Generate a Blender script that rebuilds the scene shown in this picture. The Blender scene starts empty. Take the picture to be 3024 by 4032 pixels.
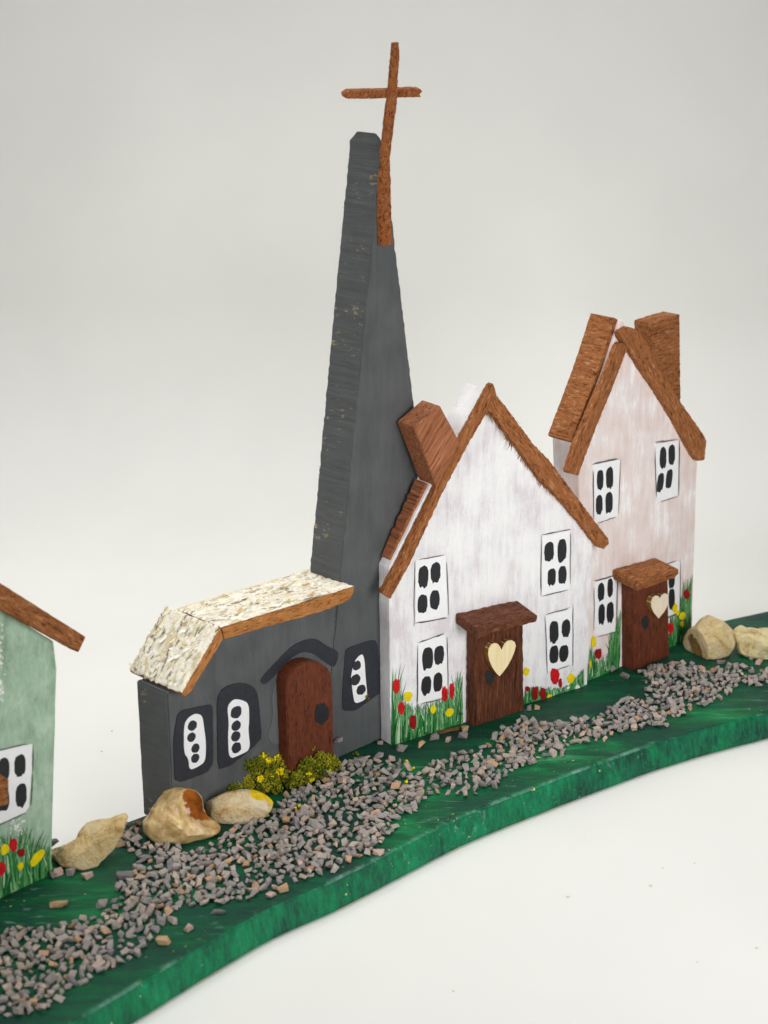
import bpy, bmesh, math, random
from mathutils import Vector, Matrix, noise
random.seed(7)
scene = bpy.context.scene
COL = scene.collection
MM = 0.001
W, HH, F = 3024, 4032, 7290.0
PITCH = math.radians(18)
H = 8.0                                     # thickness of the green base board, mm

# ---------------------------------------------------------------- camera model (mm)
RV = Vector((1, 0, 0))
FV = Vector((0, math.cos(PITCH), -math.sin(PITCH)))
UV = Vector((0, math.sin(PITCH), math.cos(PITCH)))
def ray(x, y): return ((x-W/2)/F)*RV - ((y-HH/2)/F)*UV + FV
CAM = Vector((0, 0, H)) - ray(1535, 2938)*500
CROP = {'A': (1100,100,1.8433), 'B': (400,2100,1.3825), 'C': (1400,1450,1.4273), 'D': (2100,1150,1.3409),
        'E': (0,2200,1.475), 'F': (0,3200,2.0738), 'G': (600,3000,1.659), 'H': (1400,2700,1.659),
        'I': (2324,2300,2.37), 'J': (500,2900,1.8433), 'K': (0,2850,2.765), 'L': (1700,2300,2.765),
        'M': (1150,500,2.765), 'S': (0,0,1.0)}
def px(k, x, y):
    a, b, s = CROP[k]
    return (a+x/s, b+y/s)
def gnd(k, x, y, z=H):
    r = ray(*px(k, x, y)); t = (z-CAM.z)/r.z
    return CAM + r*t
class Plane:
    def __init__(self, a, b):
        self.o = Vector((a[0], a[1], H)); d = Vector((b[0]-a[0], b[1]-a[1], 0)).normalized()
        self.e = d; self.n = Vector((-d.y, d.x, 0)); self.yaw = math.atan2(d.y, d.x)
    def uv(self, k, x, y, d=0.0):
        r = ray(*px(k, x, y)); q = self.o + self.n*d
        t = (q-CAM).dot(self.n)/r.dot(self.n)
        p = CAM + r*t - self.o
        return (p.dot(self.e), p.z)
    def pts(self, k, L, d=0.0):
        out = []
        for p in L:
            u, v = self.uv(k, p[0], p[1], d)
            if len(p) > 2 and p[2] == 'g': v = 0.0
            out.append((u, v))
        return out

# ---------------------------------------------------------------- node helpers
class NT:
    def __init__(self, name):
        self.m = bpy.data.materials.new(name); self.m.use_nodes = True
        self.t = self.m.node_tree; self.b = self.t.nodes['Principled BSDF']
    def n(self, typ, **kw):
        nd = self.t.nodes.new(typ)
        for k, v in kw.items():
            if k in nd.inputs: nd.inputs[k].default_value = v
            else: setattr(nd, k, v)
        return nd
    def l(self, a, b): self.t.links.new(a, b)
    def gp(self, scale=(1,1,1), attr='gp'):
        a = self.n('ShaderNodeAttribute', attribute_name=attr)
        mp = self.n('ShaderNodeMapping'); mp.inputs['Scale'].default_value = scale
        self.l(a.outputs['Vector'], mp.inputs['Vector'])
        return mp.outputs['Vector']
    def noise(self, vec, scale, detail=4, rough=0.55, dist=0.0):
        nd = self.n('ShaderNodeTexNoise', Scale=scale, Detail=detail, Roughness=rough, Distortion=dist)
        self.l(vec, nd.inputs['Vector']); return nd.outputs['Fac']
    def ramp(self, fac, stops):
        r = self.n('ShaderNodeValToRGB'); el = r.color_ramp.elements
        while len(el) < len(stops): el.new(0.5)
        for e, (p, c) in zip(el, stops):
            e.position = p; e.color = (c if len(c) == 4 else (*c, 1)) if not isinstance(c, (int, float)) else (c, c, c, 1)
        self.l(fac, r.inputs['Fac']); return r.outputs['Color']
    def mix(self, fac, a, b, mode='MIX'):
        m = self.n('ShaderNodeMix', data_type='RGBA', blend_type=mode)
        for s, v in ((m.inputs[0], fac), (m.inputs[6], a), (m.inputs[7], b)):
            if hasattr(v, 'is_output'): self.l(v, s)
            elif isinstance(v, (int, float)): s.default_value = v if s == m.inputs[0] else (v, v, v, 1)
            else: s.default_value = (*v, 1)
        return m.outputs[2]
    def math(self, op, a, b=0.0):
        m = self.n('ShaderNodeMath', operation=op)
        for s, v in ((m.inputs[0], a), (m.inputs[1], b)):
            if hasattr(v, 'is_output'): self.l(v, s)
            else: s.default_value = v
        return m.outputs[0]
    def stretch(self, f, mean, k):
        return self.math('ADD', self.math('MULTIPLY', self.math('SUBTRACT', f, mean), k), .5)
    def bump(self, h, strength=0.5, dist=0.3, prev=None):
        b = self.n('ShaderNodeBump', Strength=strength, Distance=dist*MM)
        self.l(h, b.inputs['Height'])
        if prev: self.l(prev, b.inputs['Normal'])
        return b.outputs['Normal']
    def out(self, col=None, rough=0.6, normal=None, spec=0.4, coat=None):
        b = self.b
        if hasattr(col, 'is_output'): self.l(col, b.inputs['Base Color'])
        elif col: b.inputs['Base Color'].default_value = (*col, 1)
        if hasattr(rough, 'is_output'): self.l(rough, b.inputs['Roughness'])
        else: b.inputs['Roughness'].default_value = rough
        b.inputs['Specular IOR Level'].default_value = spec
        if coat: b.inputs['Coat Weight'].default_value = coat; b.inputs['Coat Roughness'].default_value = 0.15
        if normal: self.l(normal, b.inputs['Normal'])
        return self.m
def srgb(r, g, b):
    f = lambda c: (c/255/12.92) if c <= 10 else ((c/255+0.055)/1.055)**2.4
    return (f(r), f(g), f(b))

def wood(name, dark, mid, light, streak=0.12, rough=0.75, bump=0.7, blotch=0.35, mottle=0.3):
    t = NT(name)
    g = t.gp((streak, 1, 1)); g2 = t.gp((min(1, streak*2.2), 1, 1)); g3 = t.gp()
    n1 = t.noise(g, 1.3, 6, 0.68, 0.6)
    n2 = t.noise(g, 4.5, 4, 0.7)
    n3 = t.noise(g3, 0.22, 4)
    n4 = t.noise(g2, .8, 4, 0.6, 1.6)
    f = t.math('ADD', t.math('MULTIPLY', n1, 0.72-mottle), t.math('MULTIPLY', n2, 0.28))
    f = t.math('ADD', f, t.math('MULTIPLY', n4, mottle))
    f = t.stretch(f, .5, 2.5)
    c = t.ramp(f, [(0.28, dark), (0.46, mid), (0.58, mid), (0.8, light)])
    bl = t.ramp(n3, [(0.35, (0.74,0.71,0.68)), (0.65, (1.12,1.11,1.1))])
    c = t.mix(blotch, c, bl, 'MULTIPLY')
    nb = t.bump(f, bump, 1.0)
    return t.out(c, rough, nb, 0.2)

def painted(name, base, tints, rough=0.7, bump=0.35, spec=0.3, wear=None, wear_amt=0.62, streakv=0.16):
    """brushed paint: vertical strokes (gp.x runs along the grain)"""
    t = NT(name)
    g = t.gp((streakv, 1, 1)); g2 = t.gp()
    a = t.noise(g, 0.55, 6, 0.65, 0.3)
    b = t.noise(g2, 0.11, 3, 0.5)
    c2 = t.noise(g, 3.2, 4, 0.7)
    fine = t.noise(g2, 3.0, 6, 0.75)
    m = t.math('ADD', t.math('MULTIPLY', a, 0.55), t.math('MULTIPLY', b, 0.6))
    m = t.math('ADD', m, t.math('MULTIPLY', t.math('SUBTRACT', c2, 0.5), 0.22))
    m = t.math('ADD', m, t.math('MULTIPLY', t.math('SUBTRACT', fine, 0.5), 0.3))
    n = len(tints)
    m = t.stretch(m, .575, 1.35)
    col = t.ramp(m, [(0.3+0.4*i/max(1, n-1), c) for i, c in enumerate(tints)])
    if wear:
        wv = t.noise(t.gp((0.35, 1, 1)), 1.1, 6, 0.8)
        wv2 = t.noise(g2, 0.16, 2)
        k = t.math('ADD', t.math('MULTIPLY', wv, 0.7), t.math('MULTIPLY', wv2, 0.4))
        k = t.ramp(k, [(wear_amt, (0,0,0)), (wear_amt+0.05, (1,1,1))])
        col = t.mix(k, col, wear)
    h = t.math('ADD', t.math('MULTIPLY', c2, 0.6), t.math('MULTIPLY', fine, 0.4))
    return t.out(col, rough, t.bump(h, bump, 0.5), spec)

def plain(name, col, rough=0.6, var=0.15, scale=1.0, spec=0.35, bump=0.3):
    t = NT(name); g = t.gp()
    n = t.noise(g, scale, 5, 0.65)
    lo = tuple(c*(1-var) for c in col); hi = tuple(min(1, c*(1+var)) for c in col)
    c = t.ramp(n, [(0.3, lo), (0.7, hi)])
    return t.out(c, rough, t.bump(t.noise(g, 2.5, 4, .6), bump, 0.25), spec)

M = {}
M['roof_wood'] = wood('roof_wood', srgb(112,62,32), srgb(184,116,68), srgb(232,176,124), 0.16, bump=1.0, mottle=.34)
M['cross_wood'] = wood('cross_wood', srgb(100,50,24), srgb(188,112,62), srgb(230,166,112), 0.5, bump=1.0, mottle=.5)
M['chimney_wood'] = wood('chimney_wood', srgb(92,52,30), srgb(158,100,68), srgb(194,136,96), 0.06, bump=0.4, mottle=.1)
M['door_wood'] = wood('door_wood', srgb(46,24,15), srgb(104,60,40), srgb(150,92,62), 0.08, bump=0.8, mottle=.18)
M['red_door'] = wood('red_door', srgb(66,31,18), srgb(106,54,34), srgb(130,70,45), 0.18, 0.6, 0.4, mottle=.25)
M['hood_wood'] = wood('hood_wood', srgb(60,32,22), srgb(126,76,54), srgb(172,118,90), 0.2, bump=1.0, mottle=.35)
M['edge_wood'] = wood('edge_wood', srgb(144,82,38), srgb(214,144,82), srgb(240,184,122), 0.15, bump=0.9, mottle=.35)
M['splinter_wood'] = wood('splinter_wood', srgb(70,44,24), srgb(126,88,54), srgb(160,120,80), 0.1)
M['heart_wood'] = wood('heart_wood', srgb(236,214,166), srgb(244,226,180), srgb(249,235,196), 0.05, 0.55, 0.15, .1, .1)
M['heart_pale'] = wood('heart_pale', srgb(232,214,186), srgb(242,226,202), srgb(247,235,214), 0.05, 0.55, 0.15, .1, .1)
M['heart_side'] = wood('heart_side', srgb(96,64,28), srgb(150,108,54), srgb(184,146,82), 0.3, 0.6, 0.3)
M['white_wall'] = painted('white_wall', None, [srgb(228,220,224), srgb(242,239,242), srgb(250,250,252), srgb(255,255,255)], bump=0.9, wear=srgb(214,188,170), wear_amt=0.70)
M['pink_wall'] = painted('pink_wall', None, [srgb(230,213,208), srgb(238,222,218), srgb(243,231,229), srgb(255,253,253)], bump=0.7)
M['green_wall'] = painted('green_wall', None, [srgb(134,158,136), srgb(156,182,158), srgb(168,194,170), srgb(186,208,188)], bump=0.35, streakv=0.4)
M['grey_wall'] = painted('grey_wall', None, [srgb(78,81,83), srgb(84,87,88), srgb(90,93,95), srgb(95,97,98)], bump=0.3, rough=0.55)
M['grey_front'] = painted('grey_front', None, [srgb(78,81,83), srgb(83,86,88), srgb(87,90,92), srgb(92,94,95)], bump=0.3, rough=0.55)
def sawn_paint(name, tints, wear):
    t = NT(name); g = t.gp()
    saw = t.noise(t.gp((1.1, .08, .1)), 1.3, 4, .65)          # saw marks running across the sawn edge
    bl = t.noise(g, .16, 4, .6); fine = t.noise(g, 2.2, 5, .75)
    m = t.math('ADD', t.math('MULTIPLY', saw, .45), t.math('ADD', t.math('MULTIPLY', bl, .35), t.math('MULTIPLY', fine, .2)))
    m = t.stretch(m, .5, 1.5)
    col = t.ramp(m, [(.25+.5*i/(len(tints)-1), c) for i, c in enumerate(tints)])
    wv = t.math('ADD', t.math('MULTIPLY', t.noise(t.gp((1.0, .5, .5)), 1.0, 5, .75), .65), t.math('MULTIPLY', t.noise(g, .07, 3), .45))
    k = t.ramp(wv, [(.645, 0.0), (.685, .9)])
    col = t.mix(k, col, wear)
    return t.out(col, .6, t.bump(t.math('ADD', t.math('MULTIPLY', saw, .7), t.math('MULTIPLY', fine, .3)), .9, .8), .3)
M['grey_side'] = sawn_paint('grey_side', [srgb(80,83,83), srgb(87,90,91), srgb(92,95,96), srgb(102,105,105)], srgb(184,162,122))
M['charcoal'] = plain('charcoal', srgb(44,46,54), 0.5, 0.2, 0.8)
M['black_paint'] = plain('black_paint', srgb(34,36,40), 0.45, 0.2, 1.2)
M['window_white'] = plain('window_white', srgb(244,244,246), 0.5, 0.03, 0.6, bump=.15)
M['pencil'] = plain('pencil', srgb(92,88,92), 0.6, 0.4, 1.5)
M['red_paint'] = plain('red_paint', srgb(200,22,28), 0.35, 0.35, 0.7)
M['dark_red_paint'] = plain('dark_red_paint', srgb(150,22,26), 0.35, 0.35, 0.7)
M['yellow_paint'] = plain('yellow_paint', srgb(236,212,10), 0.4, 0.15, 0.7)
M['white_dab'] = plain('white_dab', srgb(236,238,232), 0.5, 0.05, 1)
for i, c in enumerate([(20,84,36), (38,118,54), (78,146,84), (126,176,124), (184,208,176)]):
    M['grass%d' % i] = plain('grass_paint_%d' % i, srgb(*c), 0.5, 0.2, 0.8)

# ---------------------------------------------------------------- object helpers
def thing(name, label, cat, loc, yaw=0, group=None):
    o = bpy.data.objects.new(name, None); COL.objects.link(o)
    o.location = Vector(loc)*MM; o.rotation_euler = (0, 0, yaw); o.empty_display_size = 0.005
    o['label'] = label; o['category'] = cat
    if group: o['group'] = group
    return o
def house(name, label, cat, pl): return thing(name, label, cat, pl.o, pl.yaw)
def finish(bm, name, mats, parent=None, grain=90, recalc=True, smooth=False, scale=MM):
    if recalc: bmesh.ops.recalc_face_normals(bm, faces=bm.faces)
    me = bpy.data.meshes.new(name)
    co = [v.co.copy() for v in bm.verts]
    for v in bm.verts: v.co *= scale
    bm.to_mesh(me); bm.free()
    for m in mats: me.materials.append(M[m] if isinstance(m, str) else m)
    a = 0.0 if grain == 'd' else math.radians(grain); ca, sa = math.cos(a), math.sin(a)
    off = [random.uniform(-60, 60) for _ in range(3)]
    at = me.attributes.new('gp', 'FLOAT_VECTOR', 'POINT')
    buf = []
    if grain == 'd':
        for p in co: buf += [p.y+off[0], p.x+off[1], p.z+off[2]]
    else:
      for p in co: buf += [p.x*ca+p.z*sa+off[0], -p.x*sa+p.z*ca+off[1], p.y+off[2]]
    at.data.foreach_set('vector', buf)
    if smooth:
        for p in me.polygons: p.use_smooth = True
    o = bpy.data.objects.new(name, me); COL.objects.link(o)
    if parent: o.parent = parent
    return o
def rough_poly(pts, dep, jit, step):
    out, dd = [], []
    n = len(pts)
    for i in range(n):
        a, b = Vector(pts[i]), Vector(pts[(i+1) % n]); da, db = dep[i], dep[(i+1) % n]
        L = (b-a).length; k = max(1, int(L/step)) if step else 1
        nn = Vector((-(b-a).y, (b-a).x))/max(L, 1e-6)
        for j in range(k):
            f = j/k; p = a.lerp(b, f)
            if j: p = p + nn*random.gauss(0, jit)
            out.append((p.x, p.y)); dd.append(da+(db-da)*f)
    return out, dd
def add_prism(bm, uvs, d0, depth, jit=0.0, step=0, bevel=0.0, dv=0.0, mi=0, side=None, back_jit=0.0):
    n0 = len(uvs)
    dep = depth if isinstance(depth, (list, tuple)) else [depth]*n0
    uvs, dep = rough_poly(uvs, dep, jit, step)
    tmp = bmesh.new()
    fr = [tmp.verts.new((u, d0, v)) for u, v in uvs]
    bk = [tmp.verts.new((u+random.gauss(0, back_jit), d0+d, v+dv+random.gauss(0, back_jit))) for (u, v), d in zip(uvs, dep)]
    f = tmp.faces.new(fr); f.material_index = mi
    f = tmp.faces.new(bk[::-1]); f.material_index = mi
    n = len(fr)
    for i in range(n):
        f = tmp.faces.new((fr[i], fr[(i+1) % n], bk[(i+1) % n], bk[i]))
        f.material_index = mi if side is None else side
    bmesh.ops.recalc_face_normals(tmp, faces=tmp.faces)
    if bevel:
        bmesh.ops.bevel(tmp, geom=[e for e in tmp.edges if e.calc_face_angle(0) > 0.4], offset=bevel, segments=2, affect='EDGES', clamp_overlap=True)
    me = bpy.data.meshes.new('tmp'); tmp.to_mesh(me); tmp.free()
    bm.from_mesh(me); bpy.data.meshes.remove(me)
def prism(name, pl, k, pts, d0, depth, mats, parent, grain=90, jit=0.06, step=1.6, bevel=0.15, dv=0.0, side=None, uv=False, back_jit=0.0):
    uvs = pts if uv else pl.pts(k, pts, d0)
    bm = bmesh.new()
    add_prism(bm, uvs, d0, depth, jit, step, bevel, dv, 0, side, back_jit)
    return finish(bm, name, mats if isinstance(mats, (list, tuple)) else [mats], parent, grain)
def mark(name, pl, k, pts, d, mats, parent, grain=90, jit=0.03, th=0.12):
    return prism(name, pl, k, pts, d, th, mats, parent, grain, jit, 0.9, 0.0)
def oval(cx, cy, rx, ry, n=22, e=2.7, lean=0.0, j=0.05):
    P = []
    for i in range(n):
        a = 2*math.pi*i/n; c, s = math.cos(a), math.sin(a)
        x = math.copysign(abs(c)**(2/e), c)*rx*random.uniform(1-j, 1+j); y = math.copysign(abs(s)**(2/e), s)*ry*random.uniform(1-j, 1+j)
        P.append((cx+x-lean*y, cy+y-0.25*x))
    return P
def ragged(P, cy, ry):
    return [(x, y+(ry*random.uniform(-.12, .12) if y > cy+ry*.55 else 0)) for x, y in P]
def add_stroke(bm, uvs, w, d, mi=0):
    n = len(uvs); L, R = [], []
    for i, p in enumerate(uvs):
        a = Vector(uvs[max(0, i-1)]); b = Vector(uvs[min(n-1, i+1)]); t = (b-a).normalized(); q = Vector((-t.y, t.x))
        ww = w*(0.35 if i in (0, n-1) else random.uniform(0.6, 1.2))/2
        L.append(bm.verts.new((p[0]+q.x*ww, d, p[1]+q.y*ww))); R.append(bm.verts.new((p[0]-q.x*ww, d, p[1]-q.y*ww)))
    for i in range(n-1):
        f = bm.faces.new((L[i], R[i], R[i+1], L[i+1])); f.material_index = mi

def window(pl, k, plate, panes, parent, label=None, lines=True):
    """white painted plate with black oval panes and a sketched pencil outline, one mesh"""
    bm = bmesh.new()
    c = pl.pts(k, plate)
    add_prism(bm, c, -0.16, 0.2, 0.05, 1.2, 0.0)
    for p in panes:
        add_prism(bm, pl.pts(k, ragged(oval(p[0], p[1], p[2]*.96, p[3]*.93, lean=p[4] if len(p) > 4 else 0.0), p[1], p[3])), -0.23, 0.1, 0.0, 0, 0.0, mi=1)
    if lines:
        n = len(c); ctr = Vector((sum(p[0] for p in c)/n, sum(p[1] for p in c)/n))
        for i in range(n):
            a, b = Vector(c[i]), Vector(c[(i+1) % n])
            if (b-a).length < 3: continue
            for r in range(1 if random.random() < .6 else 2):
                t = (b-a).normalized(); q = Vector((t.y, -t.x))
                if (ctr-a).dot(q) > 0: q = -q
                o1, o2 = random.uniform(0.05, 0.55), random.uniform(0.05, 0.55)
                s, e = random.uniform(-0.08, .12), random.uniform(.82, 1.06)
                P = []
                for j in range(7):
                    f = s+(e-s)*j/6; p = a.lerp(b, f)+q*(o1+(o2-o1)*j/6+random.gauss(0, .05)); P.append((p.x, p.y))
                add_stroke(bm, P, 0.26, -0.19, 2)
    o = finish(bm, 'window', ['window_white', 'black_paint', 'pencil'], parent)
    if label: o['label'] = label
    return o

def grass(pl, k, prof, parent, n, d=-0.08, maxw=0.7, lean=0.12, base=0.0):
    """prof: list of (x, ytop, ybottom) in crop pixels -> painted blades standing on the wall foot"""
    P = []
    for x, yt, yb in prof:
        u, vt = pl.uv(k, x, yt); P.append((u, vt))
    bm = bmesh.new()
    for i in range(n):
        s = random.random()*(len(P)-1); j = int(s); f = s-j
        u = P[j][0]+(P[j+1][0]-P[j][0])*f; vt = P[j][1]+(P[j+1][1]-P[j][1])*f
        h = vt*(random.uniform(0.3, .8) if i < n*.55 else random.uniform(.45, 1.1)); v0 = random.uniform(0, max(0.05, vt*0.35)) if i > n*0.4 else 0.0
        if v0+1.0 > h: h = v0+1.0
        ln = random.gauss(0, lean)*(h-v0); cv = random.gauss(0, lean*.5)*(h-v0)
        w = random.uniform(0.2, maxw)*(1.5 if i < n*.45 else 1)
        dd = d-0.0009*(i % 90)
        frac = h/max(vt, .1)
        mi = random.choices([0,1,2,3,4], [2.4,3.4,2.8,1.2,.3] if frac < .75 else [1,2,3,2.2,1])[0]
        Lv, Rv = [], []
        for q in range(5):
            t = q/4; uu = u+ln*t*t+cv*t*(1-t); vv = v0+(h-v0)*t; ww = w*(1-t**1.7)*0.5+0.02
            uu = min(max(uu, P[0][0]+.1), P[-1][0]-.1)
            Lv.append(bm.verts.new((uu-ww, dd, vv))); Rv.append(bm.verts.new((uu+ww, dd, vv)))
        for q in range(4):
            fc = bm.faces.new((Lv[q], Rv[q], Rv[q+1], Lv[q+1])); fc.material_index = mi
    o = finish(bm, 'painted_grass', ['grass%d' % i for i in range(5)], parent); o['kind'] = 'stuff'
    return o
def flower(pl, k, x, y, rx, ry, colour, parent, lean=0.0):
    mats = {'r': 'red_paint', 'd': 'dark_red_paint', 'y': 'yellow_paint', 'w': 'white_dab'}
    if colour in 'rd':      # tulip cup with a notched top
        j_ = lambda: random.uniform(-.18, .18)
        P = [(x-rx*(.6+j_()), y-ry*(.95+j_())), (x-rx*.3, y-ry*(.85+j_())), (x+rx*.1, y-ry*(1+j_())), (x+rx*.4, y-ry*(.8+j_())), (x+rx*(.75+j_()), y-ry*(.9+j_())), (x+rx*(1+j_()), y-ry*.2),
             (x+rx*.85, y+ry*.5), (x+rx*.3, y+ry), (x-rx*.35, y+ry*.95), (x-rx*.9, y+ry*.45), (x-rx, y-ry*.3)]
        nm = 'painted_tulip'
    else:
        P = oval(x, y, rx, ry, 12, 2.0, lean, 0.16); nm = 'painted_blossom'
    return prism(nm, pl, k, P, -0.34, 0.3, mats[colour], parent, 90, 0.04, 0.6, 0.08)

def fibres(bm, pts, n, L, w, mi=0, down=True, spread=1.0):
    for i in range(n):
        j = random.randrange(len(pts)-1); f = random.random()
        a = Vector(pts[j]).lerp(Vector(pts[j+1]), f)
        ln = random.uniform(0.3, 1)*L; dx = random.gauss(0, .5)*ln*spread; dy = -ln if down else ln*.6
        d2 = random.gauss(0, .4)*ln
        q = [a, a+Vector((dx*.3, d2*.4, dy*.5)), a+Vector((dx, d2, dy))]
        t = w*random.uniform(.5, 1.3)
        vs = []
        for s, p in enumerate(q):
            r = t*(1, .7, .15)[s]
            vs.append([bm.verts.new(p+Vector((math.cos(g)*r, math.sin(g)*r, 0))) for g in (0, 2.1, 4.2)])
        for s in range(2):
            for g in range(3):
                fc = bm.faces.new((vs[s][g], vs[s][(g+1) % 3], vs[s+1][(g+1) % 3], vs[s+1][g])); fc.material_index = mi

# ================================================================ SETTING: white sweep
t = NT('white_sweep'); g = t.gp()
c = t.ramp(t.noise(g, 0.012, 3), [(0.3, srgb(232,232,228)), (0.7, srgb(238,238,234))])
M['sweep'] = t.out(c, 0.6, t.bump(t.noise(g, 0.9, 4), 0.08, 0.1), 0.25)
bm = bmesh.new()
prof = [(-900, 0), (-300, 0), (-100, 0), (60, 0), (150, 0)]
R0, y0 = 80, 180
for i in range(1, 17):
    a = math.pi/2*i/16; prof.append((y0+R0*math.sin(a), R0-R0*math.cos(a)))
prof += [(y0+R0, 300), (y0+R0, 520), (y0+R0, 800)]
xs = [-800+1600*i/16 for i in range(17)]
grid = [[bm.verts.new((x, y, z)) for x in xs] for y, z in prof]
for i in range(len(prof)-1):
    for j in range(len(xs)-1): bm.faces.new((grid[i][j], grid[i][j+1], grid[i+1][j+1], grid[i+1][j]))
bd = finish(bm, 'backdrop', ['sweep'], smooth=True); bd['kind'] = 'structure'; bd['label'] = 'seamless white paper sweep under and behind the model village'

# dust specks on the sweep
bm = bmesh.new()
for x, y, r in [(2235,3534,.45),(2563,3489,.42),(2610,3420,.25),(2735,3400,.2),(1785,3905,.25),(2980,3735,.3),(2745,3790,.2),(620,2800,.3),(440,2880,.3),(400,2960,.25),(2300,3300,.15)]:
    p = gnd('S', x, y, 0)
    v = bmesh.ops.create_icosphere(bm, subdivisions=1, radius=r)['verts']
    for q in v: q.co = Vector((q.co.x*random.uniform(.8,1.5), q.co.y, q.co.z*.5+.12)) + p
M['dust'] = plain('dust', srgb(200,199,194), .8)
o = finish(bm, 'dust', ['dust']); o['kind'] = 'stuff'; o['label'] = 'tiny grey dust specks on the white sweep'

# ================================================================ BASE BOARD
front = [gnd('G',0,1395), gnd('G',300,1215), gnd('G',760,955), gnd('G',1240,745), gnd('H',600,895), gnd('H',1000,728), gnd('I',180,1635), gnd('I',800,1425), gnd('I',1659,1195)]
front = [Vector((p.x, p.y)) for p in front]
fl = [Vector((-132,-236)), Vector((-112,-200)), Vector((-88,-163)), Vector((-68,-135))]
fr_ = [Vector((135, 36)), Vector((165, 48)), Vector((188, 54))]
back = [Vector(p) for p in [(196, 78), (190, 112), (160, 118), (130, 106), (100, 90), (70, 71), (40, 50), (10, 27), (-15, 5), (-40, -19), (-61.2, -39.3), (-79, -55), (-98, -73), (-120, -98), (-142, -128), (-165, -168), (-178, -205), (-168, -232), (-150, -244)]]
def spline(P, n):
    out = []
    for i in range(len(P)-1):
        p0, p1, p2, p3 = P[max(0,i-1)], P[i], P[i+1], P[min(len(P)-1,i+2)]
        for j in range(n):
            s = j/n
            out.append(0.5*((2*p1)+(p2-p0)*s+(2*p0-5*p1+4*p2-p3)*s*s+(3*p1-p0-3*p2+p3)*s**3))
    out.append(P[-1]); return out
outline = spline(fl+front+fr_, 10) + spline(back, 6)
def inset(P, d):
    n = len(P); out = []
    for i in range(n):
        tt = (P[(i+1) % n]-P[i-1]).normalized(); out.append(P[i]+Vector((-tt.y, tt.x))*d)
    return out
# rings from the bottom to the top, rounded upper edge
bm = bmesh.new()
rings = [(-0.3, 0.0), (-0.9, 0.35), (-1.1, 2.0), (-0.5, 5.2), (-0.05, 7.0), (0.35, 7.65), (0.9, 7.93), (1.8, 8.0)]
loops = []
for ri, (ins, z) in enumerate(rings):
    Q = inset(outline, ins)
    loops.append([bm.verts.new((p.x+(0.16*noise.noise((p.x*.35, p.y*.35, z*.2)) if ri < 7 else 0), p.y+(0.16*noise.noise((p.x*.35, p.y*.35, z*.2+9)) if ri < 7 else 0), z)) for p in Q])
for a, b in zip(loops, loops[1:]):
    for i in range(len(a)): bm.faces.new((a[i], a[(i+1) % len(a)], b[(i+1) % len(a)], b[i]))
bm.faces.new(loops[-1])
bm.faces.new(loops[0][::-1])
t = NT('green_board_paint')
tc = t.n('ShaderNodeTexCoord'); geo = t.n('ShaderNodeNewGeometry')
sx = t.n('ShaderNodeSeparateXYZ'); t.l(geo.outputs['Normal'], sx.inputs[0])
mp = t.n('ShaderNodeMapping'); t.l(tc.outputs['Object'], mp.inputs['Vector']); mp.inputs['Scale'].default_value = (1000,1000,1000)
mpr = t.n('ShaderNodeMapping'); t.l(tc.outputs['Object'], mpr.inputs['Vector']); mpr.inputs['Rotation'].default_value = (0,0,math.radians(-42)); mpr.inputs['Scale'].default_value = (1000*.22,1000,1000)
mps = t.n('ShaderNodeMapping'); t.l(tc.outputs['Object'], mps.inputs['Vector']); mps.inputs['Scale'].default_value = (1000,1000,240)
v, vr, vs = mp.outputs[0], mpr.outputs[0], mps.outputs[0]
topn = t.math('ADD', t.math('MULTIPLY', t.noise(vr, .16, 6, .65, .8), .6), t.math('MULTIPLY', t.noise(v, .035, 3), .42))
topn = t.stretch(topn, .53, 1.4)
topc = t.ramp(topn, [(.34, srgb(24,58,50)), (.45, srgb(14,72,52)), (.55, srgb(4,88,52)), (.65, srgb(10,116,66)), (.78, srgb(80,152,114))])
sn = t.math('ADD', t.math('MULTIPLY', t.noise(vs, .8, 6, .75), .6), t.math('MULTIPLY', t.noise(v, .07, 4), .45))
sn = t.stretch(sn, .505, 1.0)
sidec = t.ramp(sn, [(.36, srgb(12,44,38)), (.45, srgb(14,76,56)), (.53, srgb(8,102,66)), (.62, srgb(8,122,78)), (.74, srgb(34,146,96))])
col = t.mix(t.ramp(sx.outputs['Z'], [(.45, 0.0), (.8, 1.0)]), sidec, topc)
# pale worn smears
pal = t.math('MULTIPLY', t.ramp(t.noise(vr, .33, 5, .7, 1.5), [(.60, 0.0), (.70, .6)]), t.ramp(t.noise(v, .03, 2), [(.45, 0.0), (.6, 1.0)]))
col = t.mix(pal, col, srgb(128,170,150))
szz = t.n('ShaderNodeSeparateXYZ'); t.l(tc.outputs['Object'], szz.inputs[0])
rim = t.ramp(t.math('MULTIPLY', szz.outputs['Z'], 1000), [(.0, 0.0), (1.0, 1.0)])
rz_ = t.math('SUBTRACT', 1.0, t.math('ABSOLUTE', t.math('DIVIDE', t.math('SUBTRACT', t.math('MULTIPLY', szz.outputs['Z'], 1000), 7.62), .36)))
rimk = t.math('MULTIPLY', t.ramp(rz_, [(0.0, 0.0), (.5, 1.0)]), t.ramp(t.noise(v, .05, 5, .75), [(.50, 0.0), (.66, .7)]))
col = t.mix(rimk, col, srgb(118,166,146))
# chips to bare wood
chipm = t.math('MULTIPLY', t.ramp(t.noise(v, .75, 3, .5), [(.70, 0.0), (.712, 1.0)]), t.ramp(t.noise(v, .06, 2), [(.54, 0.0), (.57, 1.0)]))
col = t.mix(chipm, col, srgb(206,186,128))
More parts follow.
